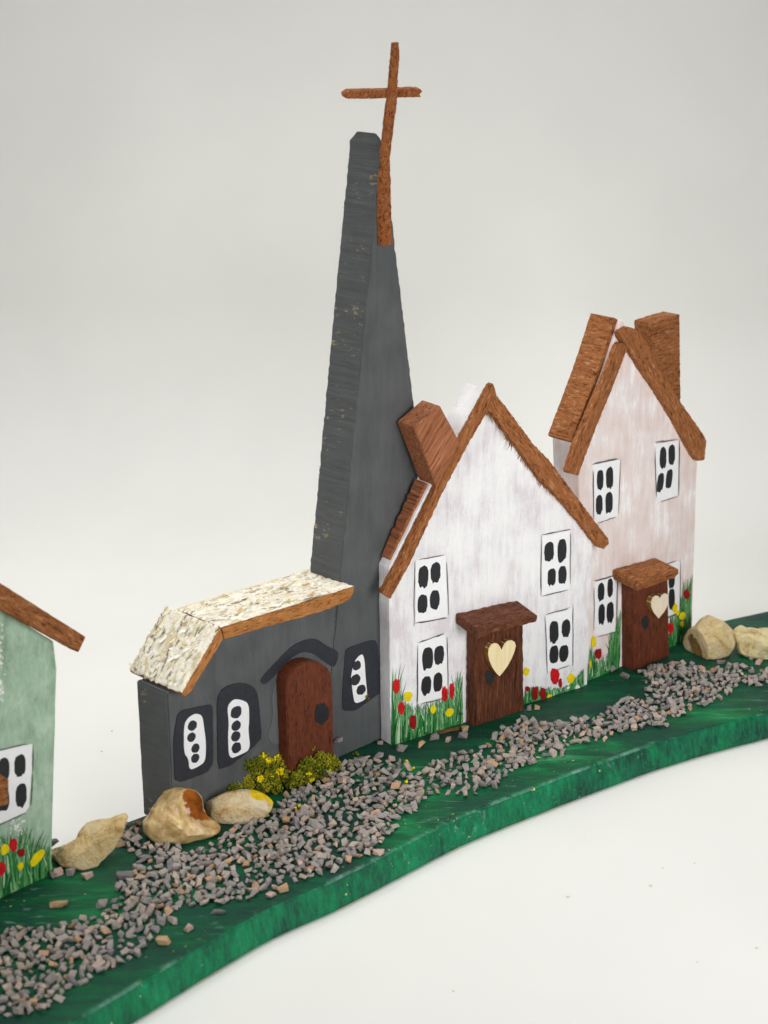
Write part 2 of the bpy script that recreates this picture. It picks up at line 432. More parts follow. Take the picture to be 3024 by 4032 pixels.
# bare tan lower arris
sz = t.n('ShaderNodeSeparateXYZ'); t.l(tc.outputs['Object'], sz.inputs[0])
low = t.math('MULTIPLY', t.ramp(t.math('MULTIPLY', sz.outputs['Z'], 1000), [(.25, 1.0), (.45, 0.0)]), t.ramp(t.noise(v, .12, 3), [(.5, 0.0), (.56, 1.0)]))
col = t.mix(low, col, srgb(150,120,70))
hb = t.math('ADD', t.math('MULTIPLY', t.noise(vr, .6, 5, .7), .7), t.math('MULTIPLY', t.noise(v, 1.6, 4, .6), .4))
M['board'] = t.out(col, t.ramp(t.noise(v, .12, 4), [(.3, .38), (.7, .6)]), t.bump(hb, .6, .7), .18)
o = finish(bm, 'base_board', ['board'])
o['label'] = 'long curved green painted board that the little houses stand on'; o['category'] = 'base board'

# ================================================================ CHURCH
CH = Plane((-53.2, -47.8), (-2.9, 4.05))
church = house('toy_church', 'dark grey toy church with tall pointed spire, birch bark roof and leaning twig cross', 'toy church', CH)
sl = [(1269,3000,'g'), (1340,2260), (1439,1223), (1499,619), (1504,528)]
sr = [(1509,528), (1542,844), (1595,1296), (1631,1600), (1700,2180), (1796,2860,'g')]
SP = CH.pts('S', sl+sr)
spire_bm = bmesh.new()
# spire: a wedge whose ridge is chamfered at both ends
add_prism(spire_bm, SP, 0.0, 11.2, 0.10, 1.1, 0.0, side=1)
apex = max(v.co.z for v in spire_bm.verts)
for pc, pn in ((Vector((0, 2.4, apex)), Vector((0, -1, .95))), (Vector((0, 8.8, apex)), Vector((0, 1, .95)))):
    r = bmesh.ops.bisect_plane(spire_bm, geom=spire_bm.verts[:]+spire_bm.edges[:]+spire_bm.faces[:], plane_co=pc, plane_no=pn.normalized(), clear_outer=True)
    ed = [e for e in r['geom_cut'] if isinstance(e, bmesh.types.BMEdge)]
    f = bmesh.ops.edgeloop_fill(spire_bm, edges=ed)
    for q in f['faces']: q.material_index = 1
bmesh.ops.recalc_face_normals(spire_bm, faces=spire_bm.faces)
bmesh.ops.bevel(spire_bm, geom=[e for e in spire_bm.edges if len(e.link_faces) == 2 and e.calc_face_angle(0) > 0.4], offset=.2, segments=2, affect='EDGES', clamp_overlap=True)
# a few torn fibres on the left arris
pts = [Vector((u, 11.1, v)) for u, v in SP[1:4]]
fibres(spire_bm, pts, 26, 0.6, 0.10, 1, False, 1.2)
spire = finish(spire_bm, 'spire', ['grey_front', 'grey_side'], church)
navepts = CH.pts('B', [(390,1575,'g'), (356,874), (395,860), (612,555), (1284,352)])
sg = SP[0]
navepts.append((sg[0]+.4, 0.0)); navepts[4] = (navepts[4][0]+.4, navepts[4][1])
prism('wall', CH, None, navepts, 0.07, 11.7, ['grey_wall', 'grey_side'], church, uv=True, side=1, jit=.05, step=2.2, bevel=.35)

# birch bark roof panels
t = NT('birch_bark'); g = t.gp()
n = t.stretch(t.noise(t.gp((.5,1,1)), .4, 7, .72, .8), .5, 1.5); n2 = t.noise(t.gp((.22,1.4,1)), .8, 5, .72, .5)
c = t.ramp(n, [(.34, srgb(212,198,160)), (.46, srgb(238,230,208)), (.56, srgb(250,246,236)), (.68, srgb(238,224,184))])
c = t.mix(t.ramp(n2, [(.585, 0.0), (.63, .95)]), c, srgb(104,84,66))
dk = t.ramp(t.noise(t.gp((.5,1,1)), .22, 5, .7, 1.5), [(.575, 0.0), (.63, .8)])
c = t.mix(dk, c, srgb(92,76,62))
M['bark'] = t.out(c, .8, t.bump(t.noise(g, 1.2, 6, .7), .55, .5), .2)
M['bark_cream'] = plain('bark_cream', srgb(246,234,200), .8, .1)
M['bark_tan'] = plain('bark_tan', srgb(206,178,126), .8, .15)
M['bark_white'] = plain('bark_white', srgb(250,248,240), .8, .05)
M['bark_dark'] = plain('bark_dark', srgb(82,68,54), .9, .3)
M['bark_grey'] = plain('bark_grey', srgb(206,200,182), .85, .15)
def bark_panel(pts, d0, depth, outer, nflakes, dv=0.0):
    """slab with a bark-covered outer face; outer = indices of the two front points of the bark edge"""
    uvs = CH.pts('B', pts, d0)
    bm = bmesh.new()
    add_prism(bm, uvs, d0, depth, .10, 1.3, .10, dv, 0, 0, .12)
    a, b = Vector(uvs[outer[0]]), Vector(uvs[outer[1]])
    e = (b-a); L = e.length; e.normalize(); q = Vector((-e.y, e.x))
    if q.y < 0: q = -q
    # bark skin: subdivided, torn outline, lumpy
    nu, nd = 40, 22
    G = []
    for i in range(nu+1):
        row = []
        for j in range(nd+1):
            s, w = i/nu*L, j/nd*depth
            ed = 1.0 if 0 < i < nu and 0 < j < nd else 0.0
            p = a+e*(s+(0 if ed else random.gauss(0, .18)))
            z = .16+(.42*noise.noise((s*.3, w*.6, L))+.24*noise.noise((s*.9, w*1.6, L+3))+.26)*ed
            p = p+q*max(z, .05)
            row.append(bm.verts.new((p.x, d0+w+(0 if ed else (abs(random.gauss(0, .5)) if j else random.gauss(0, .12))), p.y+dv*j/nd)))
        G.append(row)
    for i in range(nu):
        for j in range(nd):
            f = bm.faces.new((G[i][j], G[i+1][j], G[i+1][j+1], G[i][j+1])); f.material_index = 1
    for _ in range(nflakes):
        s, w = random.uniform(.06, .94)*L, (.05+.9*random.random()**.8)*depth
        ang = random.gauss(0, .45); l, wd = random.uniform(.6, 3.4)*(1.0 if random.random() < .8 else 1.5), random.uniform(.25, 1.0)
        tilt = random.uniform(.02, .22); h0 = random.uniform(.25, .5)
        if random.random() < .6: ang += 0.0
        ax = Vector((math.cos(ang), math.sin(ang))); ay = Vector((-ax.y, ax.x))
        mi = random.choices([2,3,4,5,6], [4,6,1.3,1.6,1.6])[0]
        if mi == 4: l *= 1.1; wd *= .35
        cs = []
        k = random.choice((4, 5, 6))
        for m_ in range(k):
            th = 2*math.pi*m_/k+random.uniform(-.3, .3)
            x_, y_ = math.cos(th)*l/2*random.uniform(.7, 1.2), math.sin(th)*wd/2*random.uniform(.7, 1.2)
            ps = s+ax.x*x_+ay.x*y_; pw = w+ax.y*x_+ay.y*y_
            hh = h0+tilt*x_*random.uniform(.6, 1)
            pp = a+e*ps+q*max(hh, .12)
            cs.append((pp.x, d0+pw, pp.y+dv*pw/depth))
        top = [bm.verts.new(c_) for c_ in cs]
        bot = [bm.verts.new((c_[0]-q.x*.08, c_[1], c_[2]-q.y*.08)) for c_ in cs]
        f = bm.faces.new(top); f.material_index = mi
        f = bm.faces.new(bot[::-1]); f.material_index = mi
        for m_ in range(k):
            f = bm.faces.new((top[m_], bot[m_], bot[(m_+1) % k], top[(m_+1) % k])); f.material_index = mi
    for _ in range(int(nflakes*.09)):      # larger curled strips of bark
        s, w = random.uniform(.12, .85)*L, random.uniform(.1, .9)*depth
        l, wd = random.uniform(2.2, 4.5), random.uniform(.6, 1.3); ang = random.gauss(0, .35); mi = random.choice((2, 3, 3, 5, 6))
        ax = Vector((math.cos(ang), math.sin(ang))); ay = Vector((-ax.y, ax.x)); lift = random.uniform(.3, 1.1)
        rows = []
        for m_ in range(7):
            x_ = (m_/6-.5)*l; hh = .35+lift*abs(m_/6-.35)**2*2
            row = []
            for y_ in (-wd/2*random.uniform(.6, 1), wd/2*random.uniform(.6, 1)):
                ps = min(max(s+ax.x*x_+ay.x*y_, .1), L-.1); pw = min(max(w+ax.y*x_+ay.y*y_, .1), depth+.3)
                pp = a+e*ps+q*hh; row.append((pp.x, d0+pw, pp.y+dv*pw/depth))
            rows.append(row)
        tv = [[bm.verts.new(c_) for c_ in r_] for r_ in rows]
        bv = [[bm.verts.new((c_[0]-q.x*.1, c_[1], c_[2]-q.y*.1)) for c_ in r_] for r_ in rows]
        for m_ in range(6):
            for fv in ((tv[m_][0], tv[m_+1][0], tv[m_+1][1], tv[m_][1]), (bv[m_][0], bv[m_][1], bv[m_+1][1], bv[m_+1][0]),
                       (tv[m_][0], bv[m_][0], bv[m_+1][0], tv[m_+1][0]), (tv[m_][1], tv[m_+1][1], bv[m_+1][1], bv[m_][1])):
                f = bm.faces.new(fv); f.material_index = mi
    # shaggy fibres along the far edge
    far = [Vector(((a+e*(L*i/8)+q*.3).x, d0+depth*.97, (a+e*(L*i/8)+q*.3).y+dv)) for i in range(9)]
    fibres(bm, far, 240, 1.7, .08, 2, False, 1.8)
    ang = math.degrees(math.atan2(e.y, e.x))
    return finish(bm, 'roof_panel', ['edge_wood', 'bark', 'bark_cream', 'bark_white', 'bark_dark', 'bark_grey', 'bark_tan'], church, ang)
p1 = bark_panel([(646,512), (438,872), (452,888), (488,862), (664,574)], -4, 20, (0, 1), 120)
p1['label'] = 'steep lower birch bark panel'
p2 = bark_panel([(654,514), (668,576), (1000,480), (1200,425), (1348,366), (1370,325), (1376,290)], -4, 17, (0, 6), 230)
p2['label'] = 'long upper birch bark panel'

d = prism('door', CH, 'B', [(1025,1290,'g'), (1003,830), (1012,780), (1045,735), (1090,705), (1140,694), (1190,705), (1232,735), (1256,778), (1260,900), (1265,1225,'g')],
          -3.6, 3.7, 'red_door', church, 90, .04, 1.2, .25)
mark('latch', CH, 'B', [(1175,932), (1215,925), (1238,960), (1235,1010), (1198,1046), (1166,1022), (1160,970)], -3.75, 'black_paint', d)
def chaikin(P, n=2, c=.22):
    for _ in range(n):
        Q = []
        for i in range(len(P)):
            a, b = P[i], P[(i+1) % len(P)]
            Q += [(a[0]*(1-c)+b[0]*c, a[1]*(1-c)+b[1]*c), (a[0]*c+b[0]*(1-c), a[1]*c+b[1]*(1-c))]
        P = Q
    return P
def church_window(frame, white, holes, label):
    bm = bmesh.new()
    add_prism(bm, CH.pts('B', chaikin(frame, 1, .12)), -.16, .25, .04, 1.2, .05)
    fo = finish(bm, 'window', ['charcoal'], church); fo['label'] = label
    bm = bmesh.new()
    add_prism(bm, CH.pts('B', chaikin(white)), -.26, .15, .03, .9, 0)
    for x, y, r in holes:
        add_prism(bm, CH.pts('B', oval(x, y, r*.88, r*.98, 14, 2.2, 0, .07)), -.33, .1, 0, 0, 0, mi=1)
    finish(bm, 'pane', ['window_white', 'charcoal'], fo)
mark('arch_band', CH, 'B', chaikin([(868,790), (960,690), (1040,610), (1110,578), (1170,572), (1225,612), (1292,642), (1285,690), (1265,735), (1200,690), (1150,652), (1090,645), (1030,680), (950,770), (890,825), (868,815)]), -.1, 'charcoal', church)
M['grey_patch'] = plain('grey_patch', srgb(98,102,104), .5, .06, .4)
mark('paint_patch', CH, 'B', chaikin([(900,1110), (935,1000), (925,890), (945,815), (985,770), (1000,760), (1000,900), (990,1140), (935,1150)]), -.06, 'grey_patch', church, th=.05)
church_window([(410,985), (445,960), (590,930), (605,945), (607,1250), (575,1300), (430,1355), (395,1340), (390,1120)],
              [(445,1040), (470,1000), (510,978), (545,990), (555,1060), (565,1140), (562,1240), (520,1270), (475,1288), (470,1225), (445,1195)],
              [(490,1045,28), (485,1108,25), (507,1168,25), (505,1222,25)], 'square-topped window with four dark dots')
church_window([(632,1285), (626,930), (634,885), (652,852), (680,832), (712,820), (748,814), (784,816), (812,826), (834,844), (848,874), (854,910), (872,1110), (830,1160), (700,1265)],
              [(680,940), (715,900), (760,905), (798,925), (800,1020), (795,1070), (807,1175), (750,1205), (690,1228), (685,1100), (690,1030)],
              [(728,972,34), (728,1045,28), (726,1103,28), (730,1165,30)], 'round-topped window with four dark dots')
church_window([(1310,965), (1308,870), (1325,640), (1345,620), (1430,590), (1490,580), (1505,620), (1515,870), (1470,900), (1380,965)],
              [(1372,700), (1395,668), (1418,655), (1428,690), (1432,760), (1436,810), (1443,870), (1432,905), (1375,928), (1366,880), (1360,830), (1353,780)],
              [(1385,718,26), (1378,795,30), (1408,850,28)], 'window with three dark dots beside the white cottage')

# cross
bm = bmesh.new()
up = CH.pts('A', [(825,125), (868,122), (872,200), (865,320), (858,450), (855,560), (838,680), (825,800), (812,900), (802,965), (748,1050), (740,960), (755,800), (775,620), (790,520), (800,420), (812,280)], -1.7)
add_prism(bm, up, -1.7, .7, .08, .7, .08)
lo = CH.pts('A', [(802,962), (808,1100), (812,1300), (822,1588), (780,1600), (742,1598), (736,1400), (738,1200), (748,1060)], -1.5)
add_prism(bm, lo, -1.5, 1.45, .08, .7, .08)
side = [Vector((u, -1.5, v)) for u, v in up[3:9]]
fibres(bm, side, 14, .5, .07, 0)
cross = finish(bm, 'cross', ['cross_wood'], church, 95)
prism('crossbar', CH, 'A', [(478,500), (515,476), (760,472), (1020,460), (1040,480), (1020,500), (1028,522), (860,526), (630,534), (485,530)], -.95, 1.5, 'cross_wood', cross, 0, .05, .9, .1, dv=.5)

# ================================================================ WHITE COTTAGE
ca, cb = gnd('C',200,2120), gnd('C',1300,1780)
CO = Plane(ca, cb)
cot = house('toy_cottage', 'white toy cottage with slanted brown chimney, standing between the grey church and the pink house', 'toy house', CO)
prism('wall', CO, 'C', [(200,2120,'g'), (188,1125), (212,1080), (405,690), (560,395), (728,118), (742,118), (1345,935), (1332,1000), (1302,1780,'g')],
      0, [4.8,4.8,4.8,6.2,7.4,8.2,8.2,5.5,5,4.5], 'white_wall', cot, 90, .05, 2.0, .18)
roofL = [(772,85), (795,152), (640,418), (490,700), (300,1110), (197,1297), (150,1262), (250,1082), (440,694), (590,404), (756,95)]
bm = bmesh.new()
add_prism(bm, CO.pts('C', roofL, -1.9), -1.9, 1.85, .09, .5, .1)
finish(bm, 'bargeboard', ['roof_wood'], cot, 62)
roofR = [(765,168), (800,158), (905,296), (1000,428), (1090,518), (1225,700), (1330,838), (1422,962), (1425,985), (1395,1018), (1366,1008), (1280,892), (1150,738), (1050,640), (960,512), (870,398), (800,292), (742,232)]
bm = bmesh.new()
RU = CO.pts('C', roofR, -2.1)
add_prism(bm, RU, -2.1, 2.05, .10, .5, .1)
low = [Vector((u, random.uniform(-2.0, -.6), v)) for u, v in RU[12:]]
fibres(bm, low, 60, 2.4, .2, 0, True, .8)
upr = [Vector((u, random.uniform(-2.7, -.6), v)) for u, v in RU[1:8]]
fibres(bm, upr, 30, .7, .1, 0, False, 1)
finish(bm, 'bargeboard', ['roof_wood'], cot, -52)
prism('roof_strip', CO, 'C', [(206,1080), (416,657), (396,644), (184,1071)], 1.0, [3.4,4.6,4.6,3.4], 'chimney_wood', cot, 'd', .16, .6, .08)
prism('chimney', CO, 'C', [(330,335), (475,210), (587,418), (458,672)], -2.2, 7.6, 'chimney_wood', cot, 50, .03, 2, .2)
dc = prism('door', CO, 'L', [(455,1572,'g'), (463,540), (993,440), (1003,1402,'g')], -3.5, 3.45, 'door_wood', cot, 90, .07, 1.2, .18)
mark('keyhole', CO, 'L', [(590,950), (622,940), (690,1000), (668,1060), (625,1100), (592,1050), (582,990)], -3.62, 'black_paint', dc)
h = prism('heart', CO, 'L', [(762,718), (745,680), (720,650), (685,640), (650,655), (622,700), (615,760), (628,830), (660,905), (700,965), (740,1005), (775,965), (830,890), (870,815), (905,730), (918,670), (905,630), (870,610), (830,615), (795,645), (775,685)],
      -5.4, 1.85, ['heart_wood', 'heart_side'], dc, 90, 0, 0, .08, side=1)
prism('door_hood', CO, 'L', [(485,488), (760,428), (980,375), (1155,340), (1150,385), (1135,415), (900,468), (560,572), (482,600)], -9.0, 8.95, 'hood_wood', cot, 0, .10, 1.0, .2, dv=1.7)
window(CO, 'C', [(335,1080), (505,1050), (515,1395), (335,1425)], [(378,1170,30,65), (447,1147,29,62), (373,1323,29,55), (443,1300,28,58)], cot)
window(CO, 'C', [(350,1545), (505,1497), (518,1840), (350,1885)], [(403,1630,32,68), (467,1610,29,55), (395,1782,29,55), (460,1762,26,56)], cot)
window(CO, 'C', [(1050,945), (1200,910), (1200,1240), (1045,1275)], [(1085,1030,28,58), (1158,1022,26,70), (1100,1172,24,52), (1160,1162,24,55)], cot)
window(CO, 'C', [(1068,1390), (1215,1350), (1215,1660), (1078,1705)], [(1113,1480,27,65), (1180,1460,25,53), (1113,1608,26,55), (1168,1600,27,48)], cot)
grass(CO, 'C', [(204,1700,0), (230,1790,0), (300,1900,0), (380,1890,0), (480,1850,0), (540,1790,0), (575,1720,0), (600,1800,0)], cot, 1500)
grass(CO, 'L', [(1008,1150,0), (1100,1120,0), (1250,1120,0), (1400,1130,0), (1500,1090,0), (1600,980,0), (1655,930,0)], cot, 1300)
for a in [(230,1790,19,40,'r'), (258,1910,18,38,'r'), (325,1992,20,38,'d'), (503,1832,18,42,'r'), (543,1815,13,45,'r'), (297,1845,24,28,'y'), (438,1920,16,22,'y'), (530,1935,23,24,'y')]:
    flower(CO, 'C', *a, cot)
for a in [(1035,955,33,44,'y'), (1045,1140,24,30,'d'), (1130,1190,34,78,'d'), (1215,1200,31,75,'d'), (1345,1000,48,95,'r'), (1405,1082,20,50,'d'), (1520,1030,42,52,'y'), (1285,1240,35,36,'y'), (1590,1130,28,24,'w'), (1545,1170,22,16,'w'), (1490,1130,18,14,'w')]:
    flower(CO, 'L', *a, cot)

# ================================================================ PINK HOUSE
PI = Plane(gnd('D',290,2050), gnd('D',745,1865))
pk = house('toy_house', 'tall narrow pale pink toy house with upright brown chimney, beside the two right-hand pebbles', 'toy house', PI)
prism('wall', PI, 'D', [(294,2048,'g'), (238,970), (232,790), (305,600), (380,400), (460,150), (474,150), (520,262), (868,882), (862,1000), (838,1800,'g')],
      0, 9.4, 'pink_wall', pk, 90, .05, 2.0, .18)
prism('bargeboard', PI, 'D', [(446,284), (402,396), (312,606), (227,804), (182,944), (188,958), (240,968), (248,940), (330,722), (420,502), (497,300), (480,270), (462,268)], -2.0, 1.95, 'roof_wood', pk, 66, .09, .5, .1)
prism('bargeboard', PI, 'D', [(452,215), (508,184), (560,204), (610,290), (690,440), (770,570), (822,642), (905,762), (915,790), (905,885), (870,893), (830,832), (750,682), (660,532), (590,432), (500,292), (462,245)], -2.1, 2.05, 'roof_wood', pk, -58, .09, .5, .1)
prism('roof_panel', PI, 'D', [(218,800), (292,598), (367,398), (446,146), (430,136), (348,392), (276,588), (200,788)], 1.0, 8.9, 'roof_wood', pk, 'd', .07, .8, .1)
prism('chimney', PI, 'D', [(622,165), (772,118), (778,722), (622,444)], 1.0, 6.2, 'roof_wood', pk, 0, .09, .6, .1)
dp = prism('door', PI, 'D', [(528,2008,'g'), (526,1545), (710,1495), (716,1955,'g')], -4.5, 4.45, 'red_door', pk, 90, .06, 1.2, .18)
mark('keyhole', PI, 'I', [(480,350), (495,310), (530,290), (550,330), (545,390), (515,428), (490,405)], -4.62, 'black_paint', dp)
prism('heart', PI, 'I', [(650,132), (638,112), (612,105), (585,125), (568,170), (572,215), (592,262), (640,322), (690,262), (722,205), (732,150), (728,102), (702,85), (672,98)],
      -6.4, 1.85, ['heart_pale', 'heart_side'], dp, 90, 0, 0, .08, side=1)
prism('door_hood', PI, 'D', [(543,1527), (768,1462), (768,1488), (740,1515), (548,1580), (541,1552)], -9.0, 8.95, 'roof_wood', pk, 0, .08, 1.0, .2, dv=1.25)
window(PI, 'D', [(318,912), (455,882), (445,1180), (320,1220)], [(350,990,18,55), (400,980,20,62), (345,1123,19,55), (397,1113,20,62)], pk)
window(PI, 'D', [(645,800), (765,785), (762,1070), (650,1110)], [(682,875,18,60), (728,858,18,58), (668,1005,18,55,.1), (714,985,18,55,.1)], pk)
window(PI, 'D', [(320,1530), (440,1500), (430,1790), (325,1815)], [(355,1583,18,52), (403,1560,15,52), (358,1700,18,58), (403,1690,20,58)], pk)
window(PI, 'D', [(650,1455), (772,1422), (768,1690), (655,1730)], [(684,1530,17,50), (728,1515,17,52), (684,1640,17,52), (728,1620,17,60)], pk)
grass(PI, 'D', [(296,1860,0), (330,1930,0), (400,1900,0), (430,1700,0), (462,1700,0)], pk, 650)
grass(PI, 'D', [(722,1700,0), (760,1680,0), (790,1560,0), (815,1520,0), (838,1560,0)], pk, 800)
for a in [(905,95,30,48,'d'), (795,225,26,44,'y'), (860,300,28,38,'y'), (862,372,18,28,'y'), (755,412,24,55,'r'), (35,540,24,54,'y'), (6,748,9,38,'y'), (80,650,32,50,'d'), (820,270,14,26,'y')]:
    flower(PI, 'I', *a, pk)

# ================================================================ GREEN HOUSE (cut by the left of the frame)
GR = Plane(gnd('E',0,1970), gnd('E',300,1830))
gh = house('toy_house', 'pale sage green toy house partly in view at the left, brown sloping roof', 'toy house', GR)
ur, _ = GR.uv('E', 298, 1830); r1 = GR.uv('E', 330, 640); r2 = GR.uv('E', 312, 480); r3 = GR.uv('E', 0, 288)
sl_ = (r3[1]-r2[1])/(r3[0]-r2[0]); uc = ur-32.0
apx = (uc, r2[1]+sl_*(uc-r2[0]))
prism('wall', GR, None, [(2*uc-ur, 0), (ur, 0), r1, r2, apx, (2*uc-r2[0], r2[1]), (2*uc-r1[0], r1[1])], 0, 9.5, 'green_wall', gh, 90, .03, 2.5, .2, uv=True)
b1, b2, b3, b4 = [GR.uv('E', *p, -3) for p in ((0,140), (500,455), (457,545), (0,292))]
ex = lambda p, q, u: (u, p[1]+(q[1]-p[1])/(q[0]-p[0])*(u-p[0]))
prism('bargeboard', GR, None, [ex(b1, b2, uc+.1), b2, b3, ex(b4, b3, uc+.1)], -3, 2.95, 'roof_wood', gh, -42, .03, 1.5, .15, uv=True)
mir = lambda p: (2*uc-p[0], p[1])
prism('bargeboard', GR, None, [mir(ex(b1, b2, uc+.15)), mir(b2), mir(b3), mir(ex(b4, b3, uc+.15))], -3, 2.95, 'roof_wood', gh, 42, .03, 1.5, .15, uv=True)
window(GR, 'E', [(-60,1130), (185,1075), (180,1250), (166,1440), (145,1472), (-60,1560)], [(113,1198,34,66), (120,1372,33,72), (18,1225,34,75), (18,1400,34,72), (-75+30,1245,10,70)], gh)
bm = bmesh.new()
for i in range(170):
    x, y = random.gauss(-6, 13), random.choice((random.gauss(520, 60), random.gauss(740, 50), random.gauss(1560, 25)))
    if y > 1400: x = random.gauss(95, 22)
    add_prism(bm, GR.pts('E', oval(x, y, random.uniform(1.5, 6), random.uniform(2, 9), 9, 2, 0, .3)), -.06-.0006*i, .05)
finish(bm, 'paint_dabs', ['white_dab'], gh)['kind'] = 'stuff'
dg = prism('door', GR, 'E', [(-190,2090,'g'), (-190,1400), (-25,1350), (-25,1990,'g')], -4, 3.95, 'door_wood', gh, 90, .06, 1.2, .2)
prism('door_hood', GR, 'E', [(-230,1360), (53,1282), (52,1425), (-230,1530)], -6, 5.95, 'roof_wood', gh, 0, .06, 1.0, .2, dv=.8)
grass(GR, 'E', [(-20,1640,0), (40,1610,0), (90,1600,0), (150,1600,0), (220,1640,0), (292,1720,0)], gh, 900, lean=.2)
for a in [(28,1690,26,32,'y'), (80,1665,24,38,'r'), (125,1708,24,26,'d'), (120,1785,18,22,'y'), (8,1800,26,44,'r')]:
    flower(GR, 'E', *a, gh)
prism('painted_blossom', GR, 'E', [(175,1765), (195,1725), (235,1692), (258,1690), (262,1712), (240,1750), (205,1785), (180,1790)], -.34, .3, 'yellow_paint', gh, 45, .04, .6, .08)

# ================================================================ ROCKS
def pip(x, y, P):
    c = False; n = len(P); j = n-1
    for i in range(n):
        xi, yi = P[i]; xj, yj = P[j]
        if (yi > y) != (yj > y) and x < (xj-xi)*(y-yi)/(yj-yi)+xi: c = not c
        j = i
    return c
def proj(p):
    q = p-CAM; z = q.dot(FV)
    return (W/2+F*q.dot(RV)/z, HH/2-F*q.dot(UV)/z)
def rock_mat(name, stops, vein, paint=None, gloss=.45, scale=.18):
    t = NT(name); g = t.gp()
    n = t.stretch(t.noise(g, scale, 8, .72, .8), .5, 1.5)
    c = t.ramp(n, stops)
    vo = t.n('ShaderNodeTexVoronoi', feature='DISTANCE_TO_EDGE', Scale=scale*.6)
    wv = t.n('ShaderNodeTexNoise', Scale=.3, Detail=4); t.l(g, wv.inputs['Vector'])
    ad = t.n('ShaderNodeVectorMath', operation='ADD'); sc = t.n('ShaderNodeVectorMath', operation='SCALE'); sc.inputs['Scale'].default_value = 7.0
    t.l(wv.outputs['Color'], sc.inputs[0]); t.l(g, ad.inputs[0]); t.l(sc.outputs[0], ad.inputs[1]); t.l(ad.outputs[0], vo.inputs['Vector'])
    if vein: c = t.mix(t.ramp(vo.outputs['Distance'], [(0.0, .5), (.10, 0.0)]), c, vein)
    sp = t.ramp(t.noise(g, .7, 4, .6), [(.68, 0.0), (.73, .8)])
    c = t.mix(sp, c, srgb(110,86,58))
    rough = gloss
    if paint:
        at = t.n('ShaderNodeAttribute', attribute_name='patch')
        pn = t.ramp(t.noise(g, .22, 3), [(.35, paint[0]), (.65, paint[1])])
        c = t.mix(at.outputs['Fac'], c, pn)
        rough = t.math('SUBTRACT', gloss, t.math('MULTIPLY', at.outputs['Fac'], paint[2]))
    pit = t.math('ADD', t.noise(g, .9, 6, .7), t.math('MULTIPLY', t.noise(g, 3.0, 4, .7), .4))
    bs = t.bump(pit, 1.0, 1.5)
    if paint and paint[2] > .2: bs = None
    c = t.mix(1.0, c, (1.2, 1.13, 1.0), 'MULTIPLY') if not paint or paint[2] < .2 else c
    return t.out(c, rough, bs, .45)
M['rock_pale'] = rock_mat('rock_pale', [(.28, srgb(176,136,84)), (.42, srgb(224,196,142)), (.58, srgb(238,220,176)), (.74, srgb(246,234,204))], None)
M['rock_tan'] = rock_mat('rock_tan', [(.28, srgb(112,78,42)), (.42, srgb(170,132,84)), (.6, srgb(206,174,120)), (.74, srgb(232,210,158))], srgb(230,206,142), (srgb(100,50,12), srgb(176,100,32), .3), .4)
M['rock_yellow'] = rock_mat('rock_yellow', [(.28, srgb(196,154,100)), (.42, srgb(234,208,160)), (.58, srgb(244,228,192)), (.74, srgb(250,240,218))], None, (srgb(236,200,0), srgb(252,224,10), 0.0))
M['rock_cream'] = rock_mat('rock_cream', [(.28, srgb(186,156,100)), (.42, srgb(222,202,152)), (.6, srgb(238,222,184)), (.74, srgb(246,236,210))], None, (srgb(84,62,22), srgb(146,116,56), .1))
M['rock_ivory'] = rock_mat('rock_ivory', [(.28, srgb(190,168,112)), (.42, srgb(230,216,168)), (.6, srgb(242,234,200)), (.74, srgb(250,244,222))], None)
